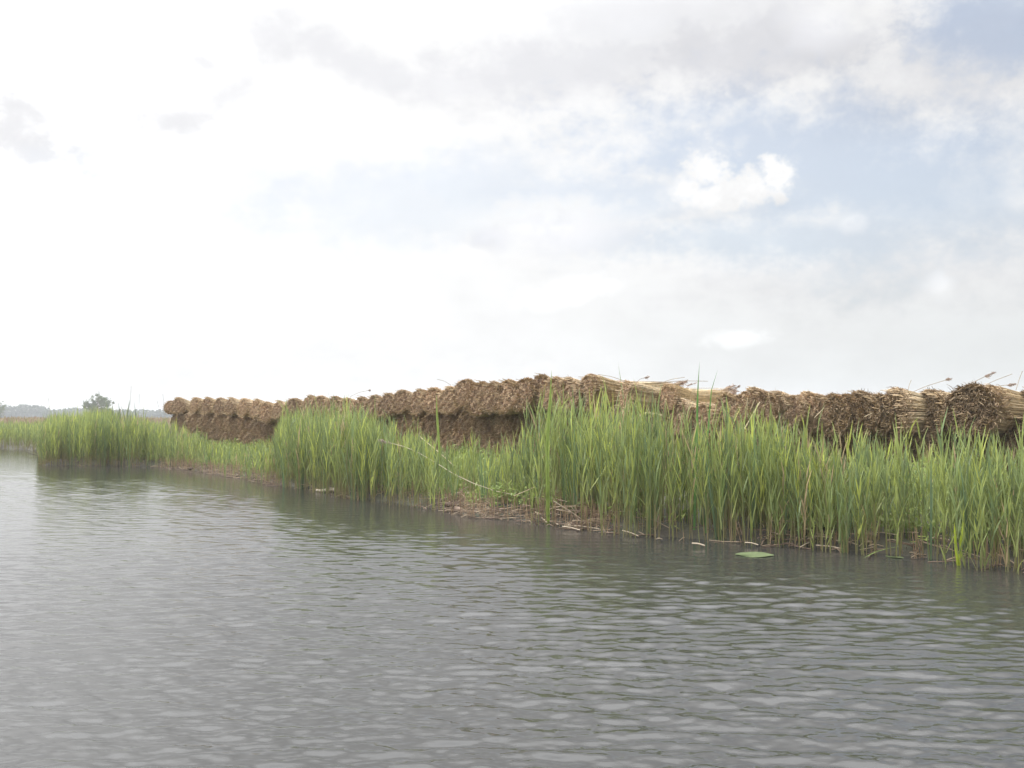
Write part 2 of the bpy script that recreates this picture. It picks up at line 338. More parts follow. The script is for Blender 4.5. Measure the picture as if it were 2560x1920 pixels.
# ------------------------------------------------------------------ reeds
G_LO = hv([.30, .235, .13]); G_BROWN = hv([.26, .17, .10])
def lerp(a, b_, t_): return a + (b_ - a) * t_
def reeds(g, x, y, zb, H, leaves=7, wscale=1.0, old=.0, seed=0, seg=4):
    r = np.random.default_rng(seed); N = len(x)
    if N == 0: return
    base = np.stack([x, y, zb], 1)
    la = r.uniform(0, 2 * pi, N); lean = r.normal(0, .045, N) + .02
    tip = base + np.stack([np.cos(la) * lean * H, np.sin(la) * lean * H, H * .80], 1)
    ts = np.linspace(0, 1, 4)
    P = base[:, None] + (tip - base)[:, None] * ts[None, :, None]
    P[..., 0] += (r.normal(0, .015, N)[:, None]) * np.sin(ts * 3.1)
    hue = r.uniform(0, 1, N)[:, None]
    green = lerp(hv([.285, .325, .088]), hv([.145, .195, .088]), hue ** 1.1) * r.uniform(.75, 1.2, N)[:, None]
    yel = r.uniform(0, 1, N) < .07
    green[yel] = hv([.40, .44, .10]) * r.uniform(.8, 1.1, yel.sum())[:, None]
    low = lerp(hv([.40, .34, .19]), hv([.27, .31, .10]), r.uniform(0, 1, N)[:, None] ** .7)
    k_old = r.uniform(0, 1, N) < old
    cs = np.stack([lerp(low, hv([.30, .20, .13]), .45), low, lerp(low, green, .75), green], 1)
    g.tubes(P, np.stack([np.full(N, .0055), np.full(N, .005), np.full(N, .004), np.full(N, .002)], 1) * wscale, cs, 3)
    for k in range(leaves):
        f = np.clip((k + r.uniform(0, 1, N)) / leaves * .72 + .30, .1, 1.0)
        st = base + (tip - base) * f[:, None]
        a = la + k * 2.4 + r.normal(0, .5, N)
        ln = (H * .80 * (.26 + .10 * r.uniform(0, 1, N)) * (1 - .25 * np.abs(f - .7)))
        el0 = R(82) - np.abs(r.normal(0, .13, N)) - (1 - f) * .10; drop = r.uniform(.0, .62, N) ** 2.2 + (r.uniform(0, 1, N) < .04) * .8
        u = np.linspace(0, 1, seg + 1)
        e = el0[:, None] - drop[:, None] * u[None] * 1.1
        dl = (ln / seg)[:, None]
        hx = np.concatenate([np.zeros((N, 1)), np.cumsum(np.cos(e[:, :-1]) * dl, 1)], 1); hz = np.concatenate([np.zeros((N, 1)), np.cumsum(np.sin(e[:, :-1]) * dl, 1)], 1)
        Pl = st[:, None] + np.stack([np.cos(a)[:, None] * hx, np.sin(a)[:, None] * hx, hz], -1)
        prof = np.interp(u, [0, .25, .6, 1], [.5, 1, .8, .04])
        Wl = (r.uniform(.007, .012, N) * wscale)[:, None] * prof[None]
        tw = a + pi / 2 + r.normal(0, .35, N)
        S = np.stack([np.cos(tw), np.sin(tw), r.normal(0, .1, N)], 1)
        sh_ = r.uniform(.82, 1.18, N)[:, None]
        c = lerp(green, low, (np.clip(.55 - f, 0, 1) * .8)[:, None]) * sh_
        c = np.where(k_old[:, None], hv([.38, .29, .17]) * sh_, c)
        cl = c[:, None] * np.linspace(.9, 1.12, seg + 1)[None, :, None]
        g.ribbons(Pl, Wl, S, cl)
def straps(g, x, y, zb, H, seed=0, n=6):              # broad upright blades of cattail
    r = np.random.default_rng(seed)
    for cx_, cy_, cz_, h in zip(x, y, zb, H):
        m = n + r.integers(-2, 3); a = r.uniform(0, 2 * pi, m); ln = h * r.uniform(.75, 1.05, m); e0 = R(88) - r.uniform(0, .16, m); dr = r.uniform(0, .35, m)
        u = np.linspace(0, 1, 6); e = e0[:, None] - dr[:, None] * u ** 2; dl = (ln / 5)[:, None]
        hx = np.concatenate([np.zeros((m, 1)), np.cumsum(np.cos(e[:, :-1]) * dl, 1)], 1); hz = np.concatenate([np.zeros((m, 1)), np.cumsum(np.sin(e[:, :-1]) * dl, 1)], 1)
        P = np.array([cx_, cy_, cz_]) + np.stack([np.cos(a)[:, None] * (hx + .03), np.sin(a)[:, None] * (hx + .03), hz], -1)
        W = r.uniform(.008, .012, m)[:, None] * np.interp(u, [0, .3, .75, 1], [.8, 1, .85, .05])[None]
        S = np.stack([np.cos(a + 1.57), np.sin(a + 1.57), np.zeros(m)], 1); tw = r.uniform(-.8, .8, m)
        S = np.stack([np.cos(a + 1.57 + tw), np.sin(a + 1.57 + tw), np.zeros(m)], 1)
        c = lerp(hv([.13, .19, .11]), hv([.20, .27, .09]), r.uniform(0, 1, m)[:, None])
        g.ribbons(P, W, S, c[:, None] * np.linspace(.85, 1.1, 6)[None, :, None])
def herbs(g, x, y, zb, H, seed=0):                    # low leafy growth: short stalk with small leaves
    r = np.random.default_rng(seed); N = len(x); base = np.stack([x, y, zb], 1)
    col0 = lerp(hv([.18, .25, .07]), hv([.28, .325, .09]), r.uniform(0, 1, N)[:, None]) * r.uniform(.7, 1.15, N)[:, None]
    for k in range(6):
        f = r.uniform(.2, 1, N); a = r.uniform(0, 2 * pi, N)
        st = base + np.stack([r.normal(0, .04, N), r.normal(0, .04, N), f * H], 1); ln = r.uniform(.05, .12, N); e = r.uniform(-.2, 1.2, N)
        dv = np.stack([np.cos(a) * np.cos(e), np.sin(a) * np.cos(e), np.sin(e)], 1) * ln[:, None]
        P = np.stack([st, st + dv * .5, st + dv], 1); W = np.stack([ln * .05, ln * .22, ln * .03], 1)
        S = np.stack([-np.sin(a), np.cos(a), r.normal(0, .3, N)], 1)
        g.ribbons(P, W, unit(S), col0[:, None] * r.uniform(.85, 1.15, N)[:, None, None])
    a = r.uniform(0, 2 * pi, N)                        # grass blade
    P = np.stack([base, base + np.stack([np.cos(a) * .03, np.sin(a) * .03, H * .7], 1), base + np.stack([np.cos(a) * .12, np.sin(a) * .12, H * 1.15], 1)], 1)
    g.ribbons(P, np.stack([np.full(N, .005), np.full(N, .005), np.full(N, .001)], 1), np.stack([-np.sin(a), np.cos(a), 0 * a], 1), col0[:, None])

def scatter(x0, x1, y0, y1, dens, seed):
    r = np.random.default_rng(seed); n = int((x1 - x0) * (y1 - y0) * dens); return r.uniform(x0, x1, n), r.uniform(y0, y1, n), r
# height of the reeds above the water and how deep and dense the belt is, along the bank (by column of the photograph)
HX = [0, 106, 130, 200, 260, 330, 370, 400, 440, 480, 540, 600, 680, 705, 730, 800, 900, 945, 975, 1020, 1090, 1150, 1200, 1290, 1325, 1350, 1380, 1430, 1480, 1550, 1640, 1700, 1760, 1830, 1900, 2000, 2100, 2200, 2300, 2400, 2480, 2560, 2700]
HH = [1.2, 1.45, 1.75, 1.85, 1.95, 1.85, 1.65, 1.55, 1.5, 1.35, 1.0, .9, 1.05, 1.75, 1.9, 1.92, 1.85, 1.75, 1.65, 1.5, 1.32, 1.22, 1.3, 1.38, 1.6, 2.0, 2.08, 2.05, 1.98, 1.9, 1.82, 1.78, 1.8, 1.75, 1.6, 1.5, 1.42, 1.40, 1.42, 1.5, 1.52, 1.5, 1.6]
DE = [1, 1.1, 1.2, 1.2, 1.2, 1.1, .8, .55, .5, .38, .18, .15, .28, 1, 1.2, 1.2, 1.0, .8, .7, .55, .42, .28, .28, .42, .9, 1.25, 1.3, 1.3, 1.3, 1.3, 1.3, 1.1, 1.1, 1.1, 1.1, 1.0, .85, .8, .9, 1, 1.05, 1.05, 1]
def belt(name, Xa, Xb, bounds, label, seed, dens=150, dmax=1.7):
    x, y, r = scatter(*bounds, dens, seed); px = photoX(x, y); m = (px > Xa) & (px < Xb); x, y, px = x[m], y[m], px[m]
    t = inland(x, y); de = np.interp(px, HX, DE)
    pr = de * np.where(t < .1, .42 + .30 * np.clip(t / .25 + 1, 0, 1), .66) * np.clip((dmax - t) / .5, 0, 1)
    pr *= np.where((px > 1100) & (px < 1500) & (t < .4), .22, 1.0)
    pr *= np.clip(.95 + .45 * vnoise(x, y, 2.6, 44) + .35 * vnoise(x, y, 7, 45), .2, 1.4)
    m = (t > np.where(px > 2330, -.5, -.36)) & (r.uniform(0, 1, len(x)) < pr); x, y, t, px = x[m], y[m], t[m], px[m]
    H = np.interp(px, HX, HH) * np.where(r.uniform(0, 1, len(x)) < .04, r.uniform(1.05, 1.18, len(x)), np.clip(r.normal(.87, .13, len(x)), .35, 1.05)) * (1 + np.where(px > 1800, .13, .07) * vnoise(x, y, 3.6, 47))
    zb = np.minimum(ground_z(x, y, t), .3); H = np.maximum(H - np.maximum(zb, 0), .4)
    g = Geo(); reeds(g, x, y, zb - .03, H, seed=seed + 1, old=.03)
    k = r.uniform(0, 1, len(x)) < .035; straps(g, x[k], y[k], zb[k] - .03, H[k] * .95, seed + 2)
    print(name, label[:20], len(x))
    return tag(obj(name, g.mesh(name), M_LEAF), label, 'reeds', kind='stuff')
belt('reed_bed', 98, 470, (-22, -9.5, 31, 46), 'dense green reeds on the point of the bank below the lone tree', 50, dens=120, dmax=3.2)
belt('reed_bed', 470, 690, (-14, -6, 24, 34), 'sparse short reeds on the low grassy bank left of the stack middle', 60)
belt('reed_bed', 690, 1090, (-7.2, -1.3, 16, 31), 'tall green reed clump at the water edge before the stack middle', 70)
belt('reed_bed', 1090, 1322, (-1.9, .5, 13.5, 19.5), 'thin open reeds with low herbs and brown litter at their foot', 80)
belt('reed_bed', 1322, 1830, (.15, 3.4, 11.5, 17.5), 'tallest green reeds hiding the stack behind them, upright and dense', 90)
belt('reed_bed', 1830, 2750, (2.4, 9.5, 7.8, 15.0), 'shorter reeds before the dark butt ends of the near stack', 100, dmax=1.9)
# far bank across the water at the left
x, y, r = scatter(-62, -17, 50, 68, 22, 120); t = inland(x, y); m = (t > -.2) & ((t < 2.5) | (r.uniform(0, 1, len(x)) < .5)) & (photoX(x, y) < 420); x, y, t = x[m], y[m], t[m]
g = Geo(); reeds(g, x, y, np.minimum(ground_z(x, y, t), .3) - .03, np.clip(r.normal(1.15, .1, len(x)), .6, 1.4), leaves=5, wscale=1.7, seed=121, seg=3)
tag(obj('reed_bed', g.mesh('far_reeds'), M_LEAF), 'even strip of pale green reeds on the far bank across the water', 'reeds', kind='stuff')
x, y, r = scatter(-110, -8, 68, 150, 3.2, 130); n = len(x)
g = Geo(); a = r.uniform(0, 2 * pi, n); h = r.normal(1.25, .12, n); bz = np.full(n, .3)
for k in range(3):
    a = r.uniform(0, 2 * pi, n); o = np.stack([x + r.normal(0, .25, n), y + r.normal(0, .25, n), bz], 1)
    P = np.stack([o, o + np.stack([np.cos(a) * .1, np.sin(a) * .1, h * .6], 1), o + np.stack([np.cos(a) * .35, np.sin(a) * .35, h], 1)], 1)
    g.ribbons(P, np.stack([np.full(n, .05), np.full(n, .05), np.full(n, .03)], 1), np.stack([-np.sin(a), np.cos(a), 0 * a], 1), (lerp(hv([.30, .21, .16]), hv([.26, .24, .13]), r.uniform(0, 1, n)[:, None]))[:, None])
tag(obj('dry_reed_field', g.mesh('dry_field'), M_DRY), 'flat field of dry pinkish brown reeds before the distant wood', 'reeds', kind='stuff')
# low herbs and grass
x, y, r = scatter(-16, 9.5, 8, 42, 150, 140); px = photoX(x, y); t = inland(x, y)
w = np.interp(px, [150, 380, 480, 520, 690, 760, 1050, 1120, 1300, 1350, 1850, 1950, 2560], [.1, .4, .8, 1, 1, .3, .35, .9, .9, .3, .3, .6, .6])
m = (px > 120) & (px < 2700) & (t > .18) & (t < 4.5) & (r.uniform(0, 1, len(x)) < w * np.clip(.8 + .6 * vnoise(x, y, 2.2, 141), .1, 1.2) * np.clip((t - .1) / .6, .15, 1)); x, y, t = x[m], y[m], t[m]
H = (.22 + .22 * r.uniform(0, 1, len(x)) + .12 * vnoise(x, y, 1.7, 142)) * np.clip(.55 + t * .3, .5, 1.35)
g = Geo(); herbs(g, x, y, ground_z(x, y, t), np.clip(H, .1, .75), 143); print('herbs', len(x))
tag(obj('undergrowth', g.mesh('herbs'), M_LEAF), 'low yellow green herbs and grass covering the bank below the stack', 'undergrowth', kind='stuff')

# ------------------------------------------------------------------ reed bundles
def bundle_meshes(seed, loose=1.0, shag=0):
    r = np.random.default_rng(seed); Ln = 1.95
    rad = lambda u: np.interp(u, [0, .06, .22, .36, .7, 1.0], [.352, .345, .270, .215, .235, .19])
    ang_n = lambda a: 1 + .07 * np.sin(2 * a + seed) + .05 * np.sin(3 * a + 2 * seed)
    g = Geo()
    # body under the stems
    us = np.linspace(0.03, .96, 9); A = np.linspace(0, 2 * pi, 17)[:-1]
    v = np.array([[u * Ln, math.cos(a) * rad(u) * .93 * ang_n(a), math.sin(a) * rad(u) * .90 * ang_n(a)] for u in us for a in A])
    i = (np.arange(8)[:, None] * 16 + np.arange(16)).ravel(); j = (np.arange(8)[:, None] * 16 + (np.arange(16) + 1) % 16).ravel()
    g.add(v, np.stack([i, j, j + 16, i + 16], -1), (.30, .22, .14))
    # stems
    N = 620; a = r.uniform(0, 2 * pi, N); q_ = np.sqrt(r.uniform(.75, 1.05, N)); us = np.array([0, .12, .36, .7, 1.0])
    u0 = -r.uniform(0, .03, N) - (r.uniform(0, 1, N) < .09) * r.uniform(0, .09, N) * loose; u1 = r.uniform(.9, 1.06, N)
    U = u0[:, None] + (u1 - u0)[:, None] * us[None]; tw = a[:, None] + r.normal(0, .12, N)[:, None] * us[None]
    RR = rad(U) * q_[:, None] * ang_n(a)[:, None] + (r.exponential(.05, N) * loose)[:, None] * np.clip(us - .5, 0, 1)[None] + r.normal(0, .006, (N, 5))
    P = np.stack([U * Ln, np.cos(tw) * RR, np.sin(tw) * RR], -1)
    c0 = lerp(hv([.46, .36, .22]), hv([.68, .58, .40]), r.uniform(0, 1, N)[:, None]) * r.uniform(.65, 1.1, N)[:, None]
    c = np.stack([c0 * hv([.75, .66, .58]), c0 * hv([.95, .92, .88]), c0, c0, c0 * hv([.85, .8, .8])], 1)
    g.tubes(P, np.full((N, 5), .0058) * r.uniform(.7, 1.2, N)[:, None], c, 3)
    stems = g.mesh('bundle_stems')
    # butt end: ragged brown sheaths and cut stem feet
    g = Geo(); nr = 7; v = [[.035, 0, 0]]
    rr = np.linspace(.0, 1, nr)
    v = np.array([[.045 - .05 * (1 - q2) + r.normal(0, .012), math.cos(b_) * .345 * q2 * ang_n(b_), math.sin(b_) * .345 * q2 * ang_n(b_)] for q2 in rr for b_ in A])
    i = (np.arange(nr - 1)[:, None] * 16 + np.arange(16)).ravel(); j = (np.arange(nr - 1)[:, None] * 16 + (np.arange(16) + 1) % 16).ravel()
    g.add(v, np.stack([i, j, j + 16, i + 16], -1), (.10, .066, .042) if shag else (.32, .21, .14))
    N = 2600; b_ = r.uniform(0, 2 * pi, N); q2 = np.sqrt(r.uniform(0, 1.08, N)) * .355 * ang_n(b_)
    lump = .035 * np.sin(9 * q2 * np.cos(b_) * 3 + seed) * np.sin(8 * q2 * np.sin(b_) * 3 + 1)
    o = np.stack([.01 - .05 * (1 - q2 / .36) + lump + r.normal(0, .012, N), np.cos(b_) * q2, np.sin(b_) * q2], 1)
    sg = .65 if shag else .42
    dv = unit(np.stack([-np.abs(r.normal(.9, .35, N)), r.normal(0, sg, N) + np.cos(b_) * .2, r.normal(0, sg, N) + np.sin(b_) * .2 - .1], 1)); ln = r.uniform(.025, .07, N) * (1.15 if shag else .75) * (1 + (r.uniform(0, 1, N) < .04) * 1.5)
    P = np.stack([o - dv * .02, o + dv * ln[:, None] * .5, o + dv * ln[:, None] + np.stack([0 * ln, r.normal(0, .012, N), -np.abs(r.normal(0, .015, N))], 1)], 1)
    ca, cb = ((hv([.21, .145, .09]), hv([.38, .285, .17])) if shag else (hv([.42, .28, .19]), hv([.66, .52, .34])))
    col = lerp(ca, cb, r.uniform(0, 1, N)[:, None] ** 1.2) * r.uniform(.6, 1.15, N)[:, None]
    hi = r.uniform(0, 1, N) < .02; col[hi] = hv([.58, .48, .32])
    S = unit(np.cross(dv, r.normal(0, 1, (N, 3)))); W = r.uniform(.0025, .0055, N)
    g.ribbons(P, np.stack([W, W, W * .4], 1), S, col[:, None])
    N = 300 if shag else 200; b_ = r.uniform(0, 2 * pi, N); uo = r.uniform(0, .14, N); ro = rad(uo) * 1.0 * ang_n(b_)     # sheaths hanging round the foot
    o = np.stack([uo * Ln, np.cos(b_) * ro, np.sin(b_) * ro], 1); dv = unit(np.stack([-np.abs(r.normal(1, .3, N)), np.cos(b_) * .4 + r.normal(0, .3, N), np.sin(b_) * .4 + r.normal(0, .3, N)], 1)); ln = r.uniform(.05, .16, N) * (1 if shag else .6)
    P = np.stack([o, o + dv * ln[:, None] * .5, o + dv * ln[:, None] + np.stack([0 * ln, 0 * ln, -ln * .3], 1)], 1)
    g.ribbons(P, np.stack([np.full(N, .006), np.full(N, .005), np.full(N, .0015)], 1), unit(np.cross(dv, r.normal(0, 1, (N, 3)))), (lerp(hv([.22, .14, .09]) if shag else hv([.34, .23, .15]), hv([.45, .34, .2]) if shag else hv([.58, .46, .3]), r.uniform(0, 1, N)[:, None]))[:, None])
    butt = g.mesh('bundle_butt')
    # ties
    g = Geo(); b_ = np.linspace(0, 2 * pi, 21)
    for u in (.34,):
        P = np.stack([np.full(21, u * Ln), np.cos(b_) * (rad(u) * 1.05 * ang_n(b_) + .004), np.sin(b_) * (rad(u) * 1.05 * ang_n(b_) + .004)], 1)
        for s0, s1 in zip(P[:-1], P[1:]): g.tubes(np.array([[s0, s1]]), np.full((1, 2), .007), (.1, .1, .1), 4)
    for sgn in (-1, 1):                                # loose ends of the knot, on top
        a0 = np.array([.34 * Ln, 0, rad(.34) * 1.05 * ang_n(pi / 2)])
        pp = [a0, a0 + (sgn * .03, .02, .035), a0 + (sgn * .06, .03, .045), a0 + (sgn * .075, 0, .01)]
        for s0, s1 in zip(pp[:-1], pp[1:]): g.tubes(np.array([[s0, s1]]), np.full((1, 2), .007), (.1, .1, .1), 4)
    twine = g.mesh('bundle_twine')
    # seed heads at the tip end
    g = Geo()
    for k in range(22):
        a_ = r.uniform(.05, pi - .05); s0 = np.array([Ln * .95, math.cos(a_) * .22, math.sin(a_) * .22]); d_ = unit(np.array([1.0, math.cos(a_) * .25, .18 + r.uniform(0, .35)])); l_ = r.uniform(.08, .42)
        s1 = s0 + d_ * l_; g.tubes(np.array([[s0, (s0 + s1) / 2 + (0, 0, .01), s1]]), np.array([[.004, .0035, .002]]), (.42, .33, .22), 3)
        n = 34; f = r.uniform(.55, 1.05, n); o = s0 + d_ * (l_ * f)[:, None]; e_ = unit(d_ + r.normal(0, .45, (n, 3)) + hv([0, 0, -.15])); l2 = r.uniform(.03, .08, n)[:, None]
        P = np.stack([o, o + e_ * l2 * .5, o + e_ * l2], 1)
        g.ribbons(P, np.stack([np.full(n, .004), np.full(n, .007), np.full(n, .002)], 1), unit(np.cross(e_, r.normal(0, 1, (n, 3)))), (.33, .25, .20))
    plume = g.mesh('bundle_plume')
    return stems, butt, twine, plume
BM = [bundle_meshes(s, 1.0, int(s > 4)) for s in (1, 2, 3, 4, 5, 6, 7)]
def protos():
    out = []
    for st, bt, tw, pl in BM:
        root = empty('reed_bundle', (0, 0, 0)); o1 = obj('stems', st, M_STRAW, root); o2 = obj('butt_end', bt, M_BUTT, root); o3 = obj('twine', tw, M_TWINE, root); o4 = obj('seed_heads', pl, M_DRY, root)
        out.append([root, (o1, o2, o3, o4), False])
    return out
PROTO = protos(); nb = [0]
def place_bundle(loc, yaw, pitch, roll, scl, label, group, plume=False, which=None, length=1.0):
    k = (4 + nb[0] % 3 if which == 'shag' else nb[0] % 4); nb[0] += 1; pr = PROTO[k]
    if not pr[2]: root = pr[0]; kids = pr[1]; pr[2] = True
    else:
        root = pr[0].copy(); C.objects.link(root); kids = []
        for c in pr[1]:
            if c is None: kids.append(None); continue
            d = c.copy(); C.objects.link(d); d.parent = root; kids.append(d)
    root.location = loc; root.rotation_euler = (Matrix.Rotation(yaw, 3, 'Z') @ Matrix.Rotation(-pitch, 3, 'Y') @ Matrix.Rotation(roll, 3, 'X')).to_euler()
    root.scale = (scl * length, scl, scl); tag(root, label, 'reed bundle', group)
    return root, kids
drop = []                                             # seed heads are only kept where the tips show
ORD = 'first second third fourth fifth sixth seventh eighth ninth tenth eleventh twelfth thirteenth fourteenth fifteenth sixteenth seventeenth eighteenth nineteenth twentieth'.split()
TENS = {2: ('twenty', 'twentieth'), 3: ('thirty', 'thirtieth'), 4: ('forty', 'fortieth'), 5: ('fifty', 'fiftieth'), 6: ('sixty', 'sixtieth')}
def ordn(n):
    if n <= 20: return ORD[n - 1]
    t_, u = divmod(n, 10); return TENS[t_][1] if u == 0 else TENS[t_][0] + '-' + ORD[u - 1]
SX = [380, 417, 800, 1200, 1500, 1850, 2200, 2560, 2900]; SD = [43, 41, 31, 23, 20.5, 18.8, 17.6, 16.6, 16]
def sdepth(X): return 1 / np.interp(X, SX, 1 / hv(SD))
SKX = [417, 435, 469, 487, 513, 533, 550, 568, 588, 608, 646, 672, 689, 715, 721, 756, 773, 799, 834, 880, 926, 941, 964, 979, 996, 1010, 1035, 1067, 1090, 1128, 1148, 1162, 1212, 1223, 1249, 1264, 1295, 1310, 1339, 1368, 1400, 1431, 1455, 1496, 1528, 1597, 1669, 1727, 1771, 1814, 1837, 1863, 1917, 1933, 1980, 1994, 2048, 2066, 2125, 2147, 2205, 2225, 2286, 2331, 2388, 2410, 2455, 2557, 2700]
SKY_ = [1007, 991, 995, 991, 994, 991, 994, 990, 997, 994, 999, 1004, 1000, 1001, 994, 994, 987, 988, 989, 994, 994, 984, 985, 978, 976, 971, 974, 973, 962, 965, 949, 947, 961, 951, 955, 946, 951, 945, 937, 945, 939, 944, 932, 942, 954, 958, 958, 962, 974, 981, 987, 969, 979, 974, 987, 979, 985, 982, 991, 977, 985, 977, 979, 973, 966, 958, 968, 970, 972]
# top row: (column of the butt's crest in the photograph, yaw, scale, length)
top = [(424, 62, .80, 1), (446, 62, 1.0, 1)]
for X in (484, 515, 546, 575, 608, 640, 670, 700, 734, 768, 800, 834, 868, 902, 938, 972, 1006, 1042, 1080, 1122, 1160): top.append((X, random.uniform(42, 58), random.uniform(.88, 1.08), 1))
for X in (1196, 1232, 1272, 1310, 1345, 1388, 1422): top.append((X, random.uniform(34, 46), random.uniform(.98, 1.12), 1))
top += [(1470, 20, 1.05, 1), (1815, 35, .9, 1), (1566, 9, .98, 1.05), (1668, 24, .8, .9), (1842, 34, .95, 1), (1872, 32, 1.12, 1), (1905, 34, 1.0, 1), (1940, 30, 1.02, 1), (1972, 34, .95, 1), (2006, 34, 1.05, 1), (2040, 32, 1.0, 1), (2076, 30, 1.1, 1), (2114, 34, 1.0, 1), (2152, 26, 1.12, 1), (2190, 28, 1.0, 1), (2236, 10, 1.15, 1.0), (2330, 8, 1.1, 1.0),
        (2415, 34, 1.25, 1.0), (2475, 6, 1.0, 1.15), (2590, 30, 1.1, 1), (2680, 40, 1.05, 1), (2770, 40, 1.05, 1), (2860, 40, 1.05, 1)]
top.sort()
def plume_keep(kids, keep_plume, keep_twine=True):
    pass
spec = {0: 'low end bundle at the far left tip of the stack', 1: 'first full reed bundle at the far left end of the stack'}
hide = []
for n, (X, yw, sc, ln) in enumerate(top):
    d = sdepth(X); Yt = float(np.interp(X, SKX, SKY_)); ztop = PD(X, Yt, d)[2]; r_b = .35 * sc
    p = PD(X, Yt, d); ax = hv([math.cos(R(yw)), math.sin(R(yw)), 0])
    fw = random.uniform(-.12, .12) if 470 < X < 2100 else (-.4 if X == 2415 else 0)
    loc = (p[0] + fw * .3, p[1] + fw, ztop - r_b * 1.02)
    long_ = yw < 30
    lab = spec.get(n, f'{ordn(n + 1)} straw bundle from the left end in the top row' )
    if X == 1470: lab = 'reed bundle lying lengthwise on top with its pale stems showing, above the tallest reeds'
    if X == 2236: lab = 'lengthwise bundle with dark butt and long pale stems left of the big dark one'
    if X == 2415: lab = 'biggest dark brown butt end near the right edge, topped by seed heads'
    if X == 1566: lab = 'second lengthwise bundle whose feathery tips end over the dark gap right of the tallest reeds'
    if X == 2330: lab = 'pale lengthwise stems directly left of the biggest dark butt end'
    if X == 2475: lab = 'pale lengthwise stems running out of the picture right of the biggest dark butt'
    root, kids = place_bundle(loc, R(yw), R(random.uniform(-11, -4) if yw > 25 else random.uniform(-3, 0)), R(random.uniform(-16, 16)), sc, lab, 'reed bundles of the stack top row', length=ln, which='shag' if X > 2040 else None)
    hide.append((kids, X in (1470, 1566, 2415, 2475, 2330, 2590, 1668), X in (1940, 2006, 2236, 1470)))
# filling bundles behind the lengthwise ones, second row of the near stack
second = [(1560, 1010, 32, 1.0), (1690, 1000, 30, .95), (1760, 1008, 34, .95), (1640, 1036, 60, .9), (1830, 1035, 45, 1.0), (1905, 1042, 48, 1.0), (1985, 1050, 45, 1.0), (2060, 1052, 44, 1.0),
          (2140, 1056, 48, 1.05), (2215, 1058, 50, 1.0), (2300, 1046, 30, .95), (2380, 1056, 40, 1.0), (2440, 1058, 50, 1.0), (2540, 1042, 25, 1.15), (2660, 1050, 40, 1.0), (2780, 1050, 40, 1.0)]
second.sort()
for n, (X, Y, yw, sc) in enumerate(second):
    d = sdepth(X) + .05; p = PD(X, Y, d)
    root, kids = place_bundle((p[0], p[1], p[2] - .33 * sc), R(yw), R(random.uniform(-3, 3)), R(random.uniform(-16, 16)), sc,
                 f'{ordn(n + 1)} bundle from the left in the row just under the near stack top', 'reed bundles under the near stack top', which='shag' if X > 2040 else None)
    hide.append((kids, False, X in (2540, 2440)))
# lower courses, set back under the top row
Xs = []; X = 428.0
while X < 2850:
    Xs.append(X); d = float(sdepth(X)); a = PD(X, 1000, d)[:2]
    st = 4.0
    while np.linalg.norm(PD(X + st, 1000, float(sdepth(X + st)))[:2] - a) < .60: st += 2
    X += st
for lv in range(3):
    cnt = 0
    for n, X in enumerate(Xs):
        Xo = X + (12 if lv % 2 else 0); d = float(sdepth(Xo)); Yt = float(np.interp(Xo, SKX, SKY_)); z0 = PD(Xo, Yt, d)[2]
        zc = z0 - .93 - lv * .50 if X < 1850 else z0 - 1.25 - lv * .5
        if zc < .25: continue
        back = (.30 if X < 1530 else .2); yw = 62 if X < 1200 else 52
        p = PD(Xo, Yt, d); cnt += 1
        root, kids = place_bundle((p[0] + back * .5, p[1] + back * .85, zc + random.uniform(-.03, .03)), R(yw + random.uniform(-6, 6)), R(random.uniform(-4, 4)), R(random.uniform(-20, 20)), random.uniform(.92, 1.02),
                     f'{ordn(cnt)} set back bundle from the left in the {("upper", "middle", "bottom")[lv]} lower course of the stack', 'reed bundles set back below the top row')
        hide.append((kids, False, False))
print('bundles', nb[0])
kill = []
for kids, kp, kt in hide:
    if not kp: kill.append(kids[3])
    if not kt: kill.append(kids[2])
for o in kill: bpy.data.objects.remove(o, do_unlink=True)
for pr in PROTO:
    if not pr[2]:
        for o in (*pr[1], pr[0]): bpy.data.objects.remove(o, do_unlink=True)

# ------------------------------------------------------------------ single stalks, leaves and litter
def path_pts(pl, n=8):
    pl = hv(pl); s = np.concatenate([[0], np.cumsum(np.linalg.norm(np.diff(pl, axis=0), axis=1))]); u = np.linspace(0, s[-1], n)
    return np.stack([np.interp(u, s, pl[:, k]) for k in range(3)], 1)
def stalk(name, pl, w, col, label, cat, plume=0, group=None, seed=0, mat=None):
    r = np.random.default_rng(seed + 900); P = path_pts(pl); base = P[0].copy(); P = P - base
    root = empty(name, base); tag(root, label, cat, group)
    g = Geo()
    for a, b_ in zip(P[:-1], P[1:]): g.tubes(np.array([[a, b_]]), np.full((1, 2), w), col, 5)
    obj('stem', g.mesh('stalk'), mat or M_DRY, root)
    if plume:
        g = Geo(); n = int(25 + 260 * plume); d_ = unit(P[-1] - P[-2]); f = r.uniform(-.15, 1, n); o = P[-1] + d_ * (f * plume)[:, None] + r.normal(0, .008, (n, 3)); e_ = unit(d_ * .9 + r.normal(0, .3, (n, 3)) + hv([.25, 0, -.15])); l2 = r.uniform(.03, .08, n)[:, None] * (1.1 - .6 * np.clip(f, 0, 1))[:, None]
        g.ribbons(np.stack([o, o + e_ * l2 * .5, o + e_ * l2 + (0, 0, -.01)], 1), np.stack([np.full(n, .004), np.full(n, .008), np.full(n, .002)], 1), unit(np.cross(e_, r.normal(0, 1, (n, 3)))), (.36, .29, .24))
        obj('plume', g.mesh('plume'), M_DRY, root)
    return root
TAN, GREY = (.55, .45, .30), (.35, .30, .24)
